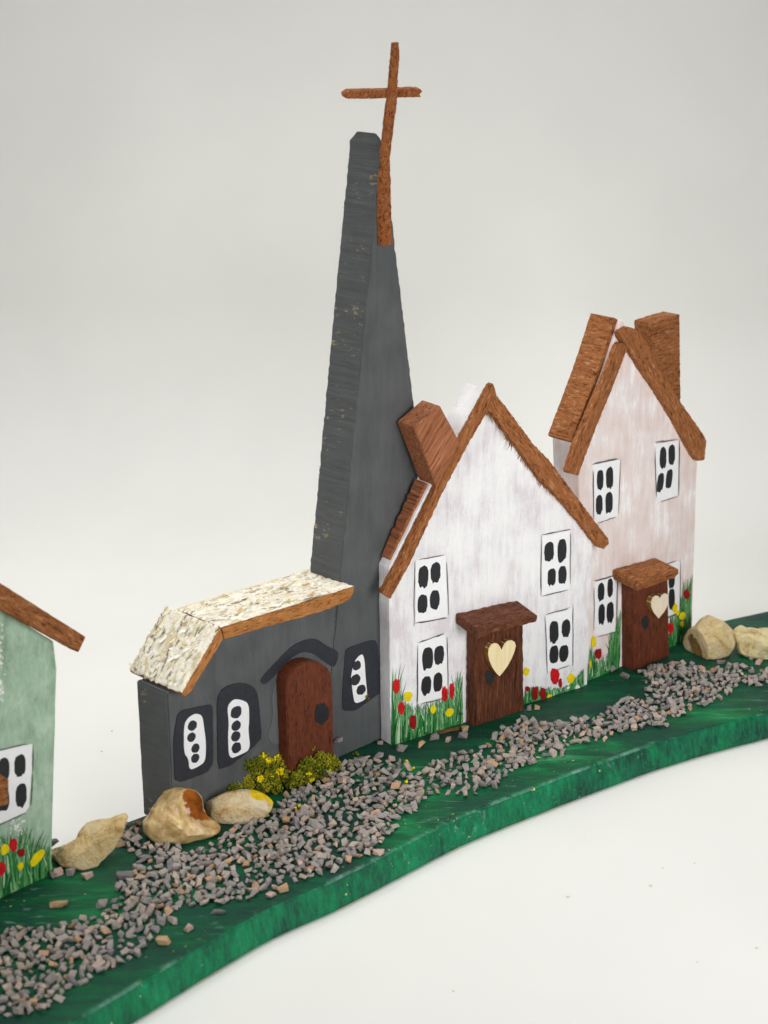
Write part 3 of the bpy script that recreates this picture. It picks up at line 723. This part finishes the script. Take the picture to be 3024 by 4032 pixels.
def rock(k, poly, contact, thick, mat, label, cuts=(), patch=None, lump=.5, group=None, back=.55):
    S = [px(k, *p) for p in poly]
    cx = sum(p[0] for p in S)/len(S); cy = sum(p[1] for p in S)/len(S)
    g = gnd(k, *contact); depth = (g-CAM).dot(FV) + thick*back
    sc = depth/F
    C0 = CAM + ray(cx, cy)*depth
    # star-shaped radius as a function of angle
    ang = sorted((math.atan2(-(y-cy), x-cx), math.hypot(x-cx, y-cy)*sc) for x, y in S)
    def rad(a):
        n = len(ang)
        for i in range(n):
            a0, r0 = ang[i]; a1, r1 = ang[(i+1) % n]
            if i == n-1: a1 += 2*math.pi
            aa = a if a >= ang[0][0] else a+2*math.pi
            if a0 <= aa <= a1:
                f = (aa-a0)/max(a1-a0, 1e-6)
                return 1/((1-f)/r0+f/r1) if (a1-a0) < 1.2 else r0+(r1-r0)*f
        return ang[0][1]
    bm = bmesh.new()
    bmesh.ops.create_icosphere(bm, subdivisions=5, radius=1)
    seed = random.uniform(0, 50)
    base = Vector((g.x, g.y, H))
    rf = random.Random(int(seed*1000)); mr = sum(r for _, r in ang)/len(ang); facets = []
    smp = []
    for v in list(bm.verts)[::17]:
        a_, b_, c_ = v.co; th = math.atan2(b_, a_); rr = math.hypot(a_, b_)
        smp.append(Vector((math.cos(th)*rad(th)*rr, math.sin(th)*rad(th)*rr, math.copysign(abs(c_)**.9, c_)*thick)))
    for _ in range(11):
        nn = Vector((rf.gauss(0, .75), rf.gauss(0, .75), rf.uniform(.7, 1.3))).normalized()
        facets.append(((nn.x, nn.y, nn.z), max(q.dot(nn) for q in smp)*rf.uniform(.78, .94)))
    for v in bm.verts:
        a_, b_, c_ = v.co
        th = math.atan2(b_, a_); rr = math.hypot(a_, b_)
        cc = math.copysign(abs(c_)**.9, c_)
        p = Vector((math.cos(th)*rad(th)*rr, math.sin(th)*rad(th)*rr, cc*thick))
        for (nx, ny, nz), dd in list(cuts)+facets:
            nn = Vector((nx, ny, nz)).normalized(); e = p.dot(nn)-dd
            if e > 0: p -= nn*e*.92
        f = 1-rr**6*.75
        nz_ = noise.noise((p.x*.22+seed, p.y*.22, p.z*.22))*.9+noise.noise((p.x*.6, p.y*.6+seed, p.z*.6))*.35
        p += Vector((a_, b_, c_))*(nz_*lump+.22*noise.noise((p.x*1.3, p.y*1.3, p.z*1.3+seed)))*f
        w = C0 + RV*p.x + UV*p.y - FV*p.z
        if w.z < H+.05: w.z = H+.05+(w.z-H)*.02
        v.co = w-base
    pv = None
    if patch:
        Q = [px(k, *p) for p in patch]; pv = []
        for v in bm.verts:
            x, y = proj(v.co+base); facing = (CAM-(v.co+base)).dot(v.normal) > 0 or True
            depthok = -(v.co+base-C0).dot(FV) > -thick*.25
            pv.append(1.0 if depthok and pip(x, y, Q) else 0.0)
    o = finish(bm, 'pebble', [mat], None, 90, True, True)
    if pv:
        at = o.data.attributes.new('patch', 'FLOAT', 'POINT'); at.data.foreach_set('value', pv)
    o.location = base*MM; o['label'] = label; o['category'] = 'pebble'; o['group'] = 'pebbles glued to the green board'
    return o
rock('K', [(480,1400), (560,1370), (700,1322), (838,1250), (880,1150), (950,1072), (1050,1050), (1180,1035), (1300,985), (1380,965), (1402,1000), (1370,1090), (1342,1200), (1280,1300), (1180,1420), (1100,1500), (1050,1590), (1000,1612), (820,1592), (700,1562), (560,1560), (480,1500)],
     (820,1590), 5.0, 'rock_pale', 'flat pale pebble with a pointed tip next to the green house', cuts=(((-.3,.5,1), 3.2), ((.5,-.3,1), 3.4)), lump=.7)
rock('J', [(118,610), (160,560), (210,480), (260,400), (320,375), (430,372), (500,395), (537,440), (552,530), (590,592), (660,632), (682,660), (665,700), (560,747), (440,782), (330,802), (250,806), (190,762), (130,692)],
     (320,790), 7.0, 'rock_tan', 'tan veined pebble with a glossy amber hollow, at the corner of the grey church',
     cuts=(((.75,.45,1), 4.2), ((-.2,-.5,1), 6.0)), patch=[(408,402), (440,385), (500,395), (545,450), (556,540), (640,600), (600,612), (500,600), (450,575), (425,510), (400,450)], lump=.9)
rock('J', [(545,495), (640,440), (780,400), (860,388), (960,402), (1040,450), (1067,482), (1050,530), (990,592), (920,627), (800,634), (700,642), (640,620), (590,572)],
     (800,640), 5.0, 'rock_yellow', 'cream pebble with yellow paint on its tip, lying in front of the mossy bush',
     cuts=(((-.2,.6,1), 3.6), ((.4,-.4,1), 3.6)), patch=[(880,380), (965,392), (1050,445), (1080,500), (1045,495), (1000,458), (950,464), (905,445)], lump=.8)
rock('I', [(788,580), (880,482), (980,388), (1060,308), (1110,288), (1180,318), (1290,388), (1340,440), (1357,530), (1330,610), (1260,692), (1150,717), (1000,717), (900,692), (820,652)],
     (1080,715), 6.5, 'rock_cream', 'large rounded cream pebble with one dark brown face, beside the pink house',
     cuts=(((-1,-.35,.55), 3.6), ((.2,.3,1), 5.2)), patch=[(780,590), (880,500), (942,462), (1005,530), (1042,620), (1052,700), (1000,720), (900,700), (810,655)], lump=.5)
rock('I', [(1338,440), (1410,378), (1460,405), (1560,415), (1660,410), (1760,440), (1802,560), (1760,690), (1660,722), (1580,705), (1480,692), (1400,652), (1368,560)],
     (1600,715), 6.0, 'rock_ivory', 'lumpy ivory pebble cut by the right edge of the picture', cuts=(((.2,.6,1), 4.6), ((-.5,-.2,1), 4.4)), lump=1.1)

# ================================================================ MOSS BUSHES
M['moss'] = None
t = NT('moss'); at = t.n('ShaderNodeAttribute', attribute_name='tint'); M['moss'] = t.out(at.outputs['Color'], .9, None, .15)
M['moss_yellow'] = plain('moss_yellow', srgb(240,216,8), .6, .12, 1)
_b = bmesh.new(); bmesh.ops.create_icosphere(_b, subdivisions=1, radius=1)
ICO_V = [v.co.copy() for v in _b.verts]; ICO_F = [tuple(v.index for v in f.verts) for f in _b.faces]; _b.free()
def crumbs(name, lst, mats, parent):
    """lst: (pos, radius, rgb) -> one mesh of small irregular crumbs"""
    V, Fc, T, GP_ = [], [], [], []
    for p, r, c in lst:
        sx_, sy_, sz_ = [r*random.uniform(.6, 1.35) for _ in range(3)]
        rot = Matrix.Rotation(random.uniform(0, 6.28), 3, 'Z') @ Matrix.Rotation(random.uniform(0, 3), 3, 'X')
        k = len(V)
        for q in ICO_V:
            w_ = rot @ (Vector((q.x*sx_, q.y*sy_, q.z*sz_))*random.uniform(.55, 1.3)) + p
            V.append(tuple(w_*MM)); T += [c[0], c[1], c[2], 1.0]; GP_ += [w_.x, w_.y, w_.z]
        Fc += [tuple(k+i for i in f) for f in ICO_F]
    me = bpy.data.meshes.new(name); me.from_pydata(V, [], Fc); me.update()
    me.attributes.new('tint', 'FLOAT_COLOR', 'POINT').data.foreach_set('color', T)
    me.attributes.new('gp', 'FLOAT_VECTOR', 'POINT').data.foreach_set('vector', GP_)
    for m in mats: me.materials.append(M[m])
    o = bpy.data.objects.new(name, me); COL.objects.link(o)
    if parent: o.parent = parent
    return o
def bush(k, ground, lobes, label, blooms, n):
    g = gnd(k, *ground)
    b = thing('moss_bush', label, 'bush', (g.x, g.y, H), CH.yaw, 'olive moss bushes by the church door')
    F1, F2 = [], []
    Q = [(px(k, x, y), r*.85/CROP[k][2]) for x, y, r in blooms]
    rg = random.Random(n)
    for (ox, oy, oz, rx, ry, rz), w in lobes:
        # each lobe breaks up into small tufts on its surface
        for _ in range(int(40*w)+8):
            d = Vector((rg.gauss(0,1), rg.gauss(0,1), rg.gauss(0,1))).normalized()
            kk = rg.choice((.35, .6, .74, .74)); c0 = Vector((ox+d.x*rx*kk, oy+d.y*ry*kk, oz+d.z*rz*kk))
            if c0.z < .2: c0.z = rg.uniform(.3, 1.0)
            tr = rg.uniform(1.0, 2.0)
            tone = rg.choices([srgb(116,116,26), srgb(92,98,22), srgb(142,136,34), srgb(66,74,20)], [4,4,2.5,1.2])[0]
            for _ in range(int(n*w*1.5/(40*w+8))):
                e = Vector((rg.gauss(0,1), rg.gauss(0,1), rg.gauss(0,1))).normalized()*tr*rg.random()**.45
                p = c0+e
                if p.z < .05: continue
                s_ = proj(Vector((p.x*math.cos(CH.yaw)-p.y*math.sin(CH.yaw), p.x*math.sin(CH.yaw)+p.y*math.cos(CH.yaw), p.z))+g)
                hit = any(math.hypot(s_[0]-q[0], s_[1]-q[1]) < r for q, r in Q) and e.length > tr*.55 and (p.y < oy+ry*.3)
                f = rg.uniform(.75, 1.25)
                (F2 if hit else F1).append((p, rg.uniform(.16, .40), tuple(x*f*1.25 for x in tone)))
    crumbs('foliage', F1, ['moss'], b)
    if F2:
        bl = crumbs('blossoms', F2, ['moss_yellow'], b); bl['kind'] = 'stuff'
    return b
bush('J', (985,402), [((-.5, 1.6, 6.2, 8.0, 3.6, 6.0), 1.0), ((-8.5, 1.2, 2.6, 5.4, 2.8, 3.4), .45), ((7.0, 1.4, 5.4, 6.2, 3.2, 5.2), .6), ((-13.5, .4, 1.0, 4.2, 1.8, 1.6), .16), ((1.5, -.6, 2.8, 8.0, 3.0, 3.2), .5), ((9, .0, 2.4, 5.4, 2.6, 3.2), .35), ((12, .6, 3.2, 4.5, 2.4, 3.2), .3)],
     'larger olive moss bush dotted with yellow, under the middle church window', [(985,140,26), (1030,172,28), (1075,150,38), (840,250,24), (965,305,28), (1110,255,34), (1050,280,16), (1190,220,22)], 4600)
bush('J', (1372,322), [((0, .8, 3.6, 6.2, 2.8, 4.2), 1.0), ((-5.2, .8, 2.6, 4.2, 2.2, 3.2), .4), ((5.6, .3, 2.8, 4.2, 1.8, 2.8), .35)],
     'smaller olive moss bush with few yellow spots, at the foot of the church door', [(1322,275,24), (1470,255,18), (1345,320,22)], 2600)
# loose moss crumbs
L = []
for k, x, y, c, r in [('H',335,540,'y',.45), ('H',335,672,'y',.5), ('H',378,582,'y',.35), ('H',322,505,'g',.35), ('G',935,345,'y',.42), ('G',962,335,'y',.4), ('G',918,350,'y',.28), ('B',1385,1205,'g',.6), ('B',1395,1212,'g',.5), ('B',1370,1208,'g',.45), ('H',8,455,'g',.6), ('H',540,885,'y',.22), ('G',1655,175,'y',.45)]:
    p = gnd(k, x, y); p.z = H+.35+(1.6 if c == 'y' and r > .3 else 0)
    L.append((p, r, srgb(226,206,20) if c == 'y' else srgb(104,104,24)))
for x, y in ((1448,880), (1452,900), (1440,890), (1158,1165), (1152,1178)):
    u, v = CH.uv('B', x, y, -.4 if x > 1300 else -3.9); dd = -.4 if x > 1300 else -3.9
    L.append((CH.o+CH.e*u+CH.n*dd+Vector((0,0,v)), .35, srgb(128,124,28)))
o = crumbs('moss_crumbs', L, ['moss'], None); o['kind'] = 'stuff'; o['label'] = 'stray yellow and olive moss crumbs fallen on the gravel and church wall'

# ================================================================ GRAVEL
PATHS = {
 'I': [[(480,830), (620,770), (1000,765), (1090,820), (1320,795), (1700,835), (1700,945), (1540,955), (1360,930), (1180,1095), (1000,1125), (930,1185), (740,1245), (650,1335), (560,1325), (340,1365), (220,1415), (0,1435), (0,1275), (150,1215), (300,1125), (500,1085), (560,1025), (560,935)]],
 'H': [[(1659,240), (1659,340), (1380,380), (1370,450), (1250,470), (1080,520), (960,600), (820,690), (740,735), (560,705), (440,740), (420,800), (330,835), (230,840), (255,920), (200,990), (60,1120), (-10,1140), (-10,490), (130,480), (300,505), (390,575), (480,540), (610,470), (800,430), (930,350), (1040,265), (1110,215), (1190,260), (1330,260), (1500,225)]],
 'G': [[(1320,20), (1180,60), (1100,130), (960,190), (830,300), (640,420), (440,495), (300,585), (100,600), (0,610), (-100,600), (-100,1050), (100,1040), (100,945), (380,930), (560,905), (720,865), (960,765), (1180,715), (1340,615), (1400,560), (1520,500), (1580,430), (1500,350), (1640,250), (1640,20)]],
 'F': [[(1659,400), (1280,445), (1200,505), (1050,585), (940,605), (1000,680), (920,780), (800,835), (660,885), (480,940), (260,970), (60,965), (-200,1060), (-200,1790), (60,1655), (280,1635), (550,1505), (640,1435), (720,1385), (800,1325), (960,1245), (1100,1195), (1170,1100), (1290,955), (1400,875), (1430,765), (1659,765)],
       [(960,260), (1020,110), (1130,110), (1110,260), (1300,300), (1500,300), (1640,420), (1200,440), (1060,330)]]}
POLY = [[px(k, *p) for p in P] for k, L_ in PATHS.items() for P in L_]
GP = []
for P in POLY:
    for x, y in P:
        q = gnd('S', x, y); GP.append(q)
x0, x1 = min(p.x for p in GP), max(p.x for p in GP); y0, y1 = min(p.y for p in GP), max(p.y for p in GP)
rng = random.Random(11)
def hull_chip(r, el):
    bm = bmesh.new()
    hx, hy, hz = el, rng.uniform(.75, 1.05), rng.uniform(.55, .85)
    drop = rng.sample(range(8), rng.choice((0, 1, 1, 2)))
    sk = rng.uniform(-.35, .35)
    for i in range(8):
        if i in drop: continue
        a, b, c = (1 if i & 1 else -1), (1 if i & 2 else -1), (1 if i & 4 else -1)
        q = lambda: rng.uniform(.55, 1.1)
        bm.verts.new(((a*hx*q()+sk*c)*r, (b*hy*q()+sk*.5*a)*r, c*hz*q()*r))
    for _ in range(2):
        d = Vector((rng.gauss(0,1), rng.gauss(0,1), rng.gauss(0,1))).normalized(); bm.verts.new((d.x*hx*r, d.y*hy*r, d.z*hz*r))
    bmesh.ops.convex_hull(bm, input=bm.verts)
    for v in [v for v in bm.verts if not v.link_faces]: bm.verts.remove(v)
    bmesh.ops.bevel(bm, geom=bm.edges[:], offset=.06*r, segments=1, affect='EDGES', clamp_overlap=True)
    me = bpy.data.meshes.new('chip'); bm.to_mesh(me); bm.free()
    out = ([v.co.copy() for v in me.vertices], [tuple(p.vertices) for p in me.polygons]); bpy.data.meshes.remove(me)
    return out
CHIPS = [hull_chip(1.0, rng.choice((1.0, 1.1, 1.2, 1.4, 1.7))) for _ in range(70)]
CC = [srgb(168,158,150), srgb(154,147,142), srgb(182,170,160), srgb(184,166,152), srgb(198,174,156), srgb(136,131,130), srgb(170,160,154), srgb(196,160,128), srgb(178,144,108), srgb(160,152,147)]
CC = [(q[0]*.87, q[1]*.885, q[2]*.91) for q in CC]
CW = [5,5,4,3,2,3,5,.7,.5,4]
t = NT('stone_chip'); at = t.n('ShaderNodeAttribute', attribute_name='tint'); g = t.gp()
nn_ = t.ramp(t.noise(g, 1.1, 5, .7), [(.3, (.78,.77,.77)), (.7, (1.15,1.13,1.12))])
M['chip'] = t.out(t.mix(1.0, at.outputs['Color'], nn_, 'MULTIPLY'), .85, t.bump(t.noise(g, 2.5, 5, .7), .5, .3), .2)
def add_chip(bm, lay, pos, r, col, flat=True, rot=None, shape=None):
    vs, fs = shape or rng.choice(CHIPS)
    R_ = rot or (Matrix.Rotation(rng.uniform(0, 6.283), 3, 'Z') @ Matrix.Rotation(rng.gauss(0, .45), 3, 'X') @ Matrix.Rotation(rng.gauss(0, .45), 3, 'Y'))
    pts = [R_ @ (v*r) for v in vs]
    zmin = min(p.z for p in pts)
    nv = [bm.verts.new((p.x+pos.x, p.y+pos.y, p.z-zmin*.96+pos.z)) for p in pts]
    for v in nv: v[lay] = (*col, 1)
    for f in fs: bm.faces.new([nv[i] for i in f])
placed = {}
def near(x, y, r):
    i, j = int(x//2), int(y//2)
    return any((x-a)**2+(y-b)**2 < r*r for di in (-1,0,1) for dj in (-1,0,1) for a, b in placed.get((i+di, j+dj), ()))
bm = bmesh.new(); lay = bm.verts.layers.float_color.new('tint')
spots = []
rngp = random.Random(5)
for _ in range(90000):
    x, y = rngp.uniform(x0, x1), rngp.uniform(y0, y1)
    s = proj(Vector((x, y, H)))
    if not any(pip(s[0]+rngp.gauss(0, 7), s[1]+rngp.gauss(0, 5), P) for P in POLY): continue
    dens = noise.noise((x*.13, y*.13, 4.0))
    if near(x, y, 1.46 if dens > -.1 else 1.9): continue
    placed.setdefault((int(x//2), int(y//2)), []).append((x, y)); spots.append((x, y, dens))
for x, y, dens in spots:
    add_chip(bm, lay, Vector((x, y, H)), rng.uniform(.48, 1.0), rng.choices(CC, CW)[0])
    if dens > 0.0 and rng.random() < .22:
        add_chip(bm, lay, Vector((x+rng.uniform(-1,1), y+rng.uniform(-1,1), H+rng.uniform(.5, .85))), rng.uniform(.45, .8), rng.choices(CC, CW)[0])
for v in bm.verts: pass
o = finish(bm, 'gravel', ['chip']); o['kind'] = 'stuff'; o['label'] = 'winding path of crushed grey and pinkish stone chips on the green board'
print('gravel chips', len(spots))
# strays, each a thing of its own
TAN, GREY, DARK, PINK = srgb(182,152,118), srgb(144,136,134), srgb(116,112,114), srgb(186,158,148)
def stray(k, x, y, r, col, label, el=None, az=0.0, z=None, pos=None):
    g = pos if pos is not None else gnd(k, x, y)
    bm = bmesh.new(); lay = bm.verts.layers.float_color.new('tint')
    shape = None; rot = Matrix.Rotation(az, 3, 'Z')
    if el: shape = hull_chip(1.0, el)
    else: rot = None
    add_chip(bm, lay, Vector((0, 0, 0)), r, col, rot=rot, shape=shape)
    o = finish(bm, 'stone_chip', ['chip']); o.location = Vector((g.x, g.y, H if z is None else z))*MM
    o['label'] = label; o['category'] = 'stone chip'; o['group'] = 'stray stone chips off the path'
    return o
stray('F', 470, 762, 1.0, TAN, 'long tan stone chip alone on the bare green in front of the green house', 2.1, -.15)
stray('F', 830, 770, 1.15, GREY, 'single grey stone chip on bare green between the tan chip and the gravel path', 1.1, .3)
stray('F', 1030, 535, 1.05, DARK, 'long dark grey stone chip lying level in front of the pointed pale pebble', 1.9, .1)
stray('F', 1535, 965, 1.0, PINK, 'pinkish stone chip on bright green, farther of two below the path', 1.2, .9)
stray('F', 1335, 1070, 1.15, TAN, 'tan stone chip on bright green, nearer of two below the path', 1.2, .1)
stray('F', 470, 500, 1.1, PINK, 'pink stone chip touching the lower edge of the pointed pale pebble', 1.1, .6)
stray('F', 575, 500, 1.2, GREY, 'upright grey stone chip leaning on the pointed pale pebble', 1.2, 1.3)
stray('F', 712, 530, 1.05, PINK, 'beige stone chip under the right end of the pointed pale pebble', 1.2, .9)
stray('F', 428, 532, .9, GREY, 'grey stone chip at the right foot corner of the green house')
stray('G', 850, 845, 1.25, TAN, 'large tan stone chip near the whitish worn board edge', 1.2, .4)
stray('G', 775, 880, 1.0, PINK, 'pinkish stone chip just left of the large tan chip', 1.1, 1.2)
stray('G', 430, 988, .9, DARK, 'flat dark stone chip alone on bright green below the path', 1.7, .0)
stray('H', 150, 1100, 1.1, PINK, 'pinkish stone chip lying on the whitish worn board edge', 1.3, .9)
stray('H', 160, 385, .75, GREY, 'small stone chip at the corner where church and white cottage meet')
stray('H', 300, 425, 1.0, GREY, 'stone chip in front of the left corner of the white cottage')
stray('H', 430, 398, 1.0, TAN, 'tan stone chip below the painted grass, left of the wooden splinter', 1.3, .8)
stray('H', 515, 350, 1.2, GREY, 'wide grey stone chip touching the left end of the wooden splinter', 1.4, .5)
stray('H', 605, 365, .9, PINK, 'stone chip lying just in front of the wooden splinter', 1.1, 1.2)
stray('H', 700, 342, 1.0, GREY, 'stone chip in front of the white cottage door, left corner', 1.2, .2)
stray('H', 712, 296, 1.0, TAN, 'stone chip wedged between the splinter and the cottage door', 1.2, .5)
stray('H', 1138, 160, .9, GREY, 'stone chip at the right foot of the white cottage door, left of two', 1.2, .8)
stray('H', 1185, 155, .8, TAN, 'stone chip at the right foot of the white cottage door, right of two', 1.2, 0)
u, v = CH.uv('B', 1290, 1135, -1.0)
stray(None, 0, 0, .95, GREY, 'stone chip stuck to the grey church wall right of the arched door', 1.2, .9, z=H+max(v, .0), pos=CH.o+CH.e*u-CH.n*1.0)
stray('I', 325, 868, .95, GREY, 'long stone chip left of the pink house door, pointing at the path', 2.0, -1.0)
stray('I', 205, 818, .9, GREY, 'stone chip against the painted grass of the pink house')
stray('I', 780, 755, .9, PINK, 'long pinkish stone chip by the right foot of the pink house door', 2.1, -.5)
stray('I', 1220, 742, .9, GREY, 'flat stone chip in front of the large cream pebble', 1.5, .1)
stray('I', 1500, 705, .75, GREY, 'small stone chip in front of the ivory pebble, left of two')
stray('I', 1570, 740, 1.0, PINK, 'larger stone chip in front of the ivory pebble, right of two', 1.2, .9)
stray('K', 585, 1330, 1.35, DARK, 'dark stone chip on the back edge behind the green house', 1.1, .4)
# wooden splinter
bm = bmesh.new()
pa, pb = gnd('L', 75, 1630), gnd('L', 318, 1575)
dd = (pb-pa); Ls = dd.length
add_prism(bm, [(0, 0), (Ls, 0), (Ls, .6), (Ls*.6, .7), (0, .5)], -.5, 1.1, .05, .8, .1)
o = finish(bm, 'wood_splinter', ['splinter_wood'], None, 0); o.location = Vector((pa.x, pa.y, H+.02))*MM; o.rotation_euler = (0, 0, math.atan2(dd.y, dd.x))
o['label'] = 'thin brown wooden splinter along the foot of the white cottage'; o['category'] = 'splinter'

# ================================================================ LIGHT
w = bpy.data.worlds.new('World'); scene.world = w; w.use_nodes = True
bg = w.node_tree.nodes['Background']; bg.inputs['Color'].default_value = (1.0, .995, .98, 1); bg.inputs['Strength'].default_value = 0.115
def area(name, loc, target, sx, sy, power, col=(1,1,1), spread=180):
    L = bpy.data.lights.new(name, 'AREA'); L.shape = 'RECTANGLE'; L.size = sx; L.size_y = sy; L.energy = power; L.color = col; L.spread = math.radians(spread)
    o = bpy.data.objects.new(name, L); COL.objects.link(o); o.location = loc
    o.rotation_euler = (Vector(target)-Vector(loc)).to_track_quat('-Z', 'Y').to_euler()
    return o
area('softbox_lamp', (-.08, .09, .50), (-.08, .09, 0), .50, .20, .60, (1, .99, .97), 90)
area('softbox_lamp', (-.28, -.34, .34), (-.03, -.02, .06), .24, .24, .18, (1, .985, .96), 70)
area('softbox_lamp', (.22, -.29, .14), (.03, .02, .07), .20, .18, .44, (1, .99, .97), 120)

# ================================================================ CAMERA
cd = bpy.data.cameras.new('camera'); cam = bpy.data.objects.new('camera', cd); COL.objects.link(cam)
cd.sensor_fit = 'VERTICAL'; cd.sensor_height = 36; cd.sensor_width = 27; cd.lens = F/HH*36
cam.location = CAM*MM; cam.rotation_euler = (math.pi/2-PITCH, 0, 0)
cd.clip_start = .01; cd.clip_end = 20
cd.dof.use_dof = True; cd.dof.focus_distance = .492; cd.dof.aperture_fstop = 28
scene.camera = cam
vs_ = scene.view_settings; vs_.view_transform = 'Standard'; vs_.look = 'None'; vs_.exposure = 0; vs_.gamma = 1; vs_.use_curve_mapping = False
scene.render.film_transparent = False
scene.cycles.max_bounces = 8
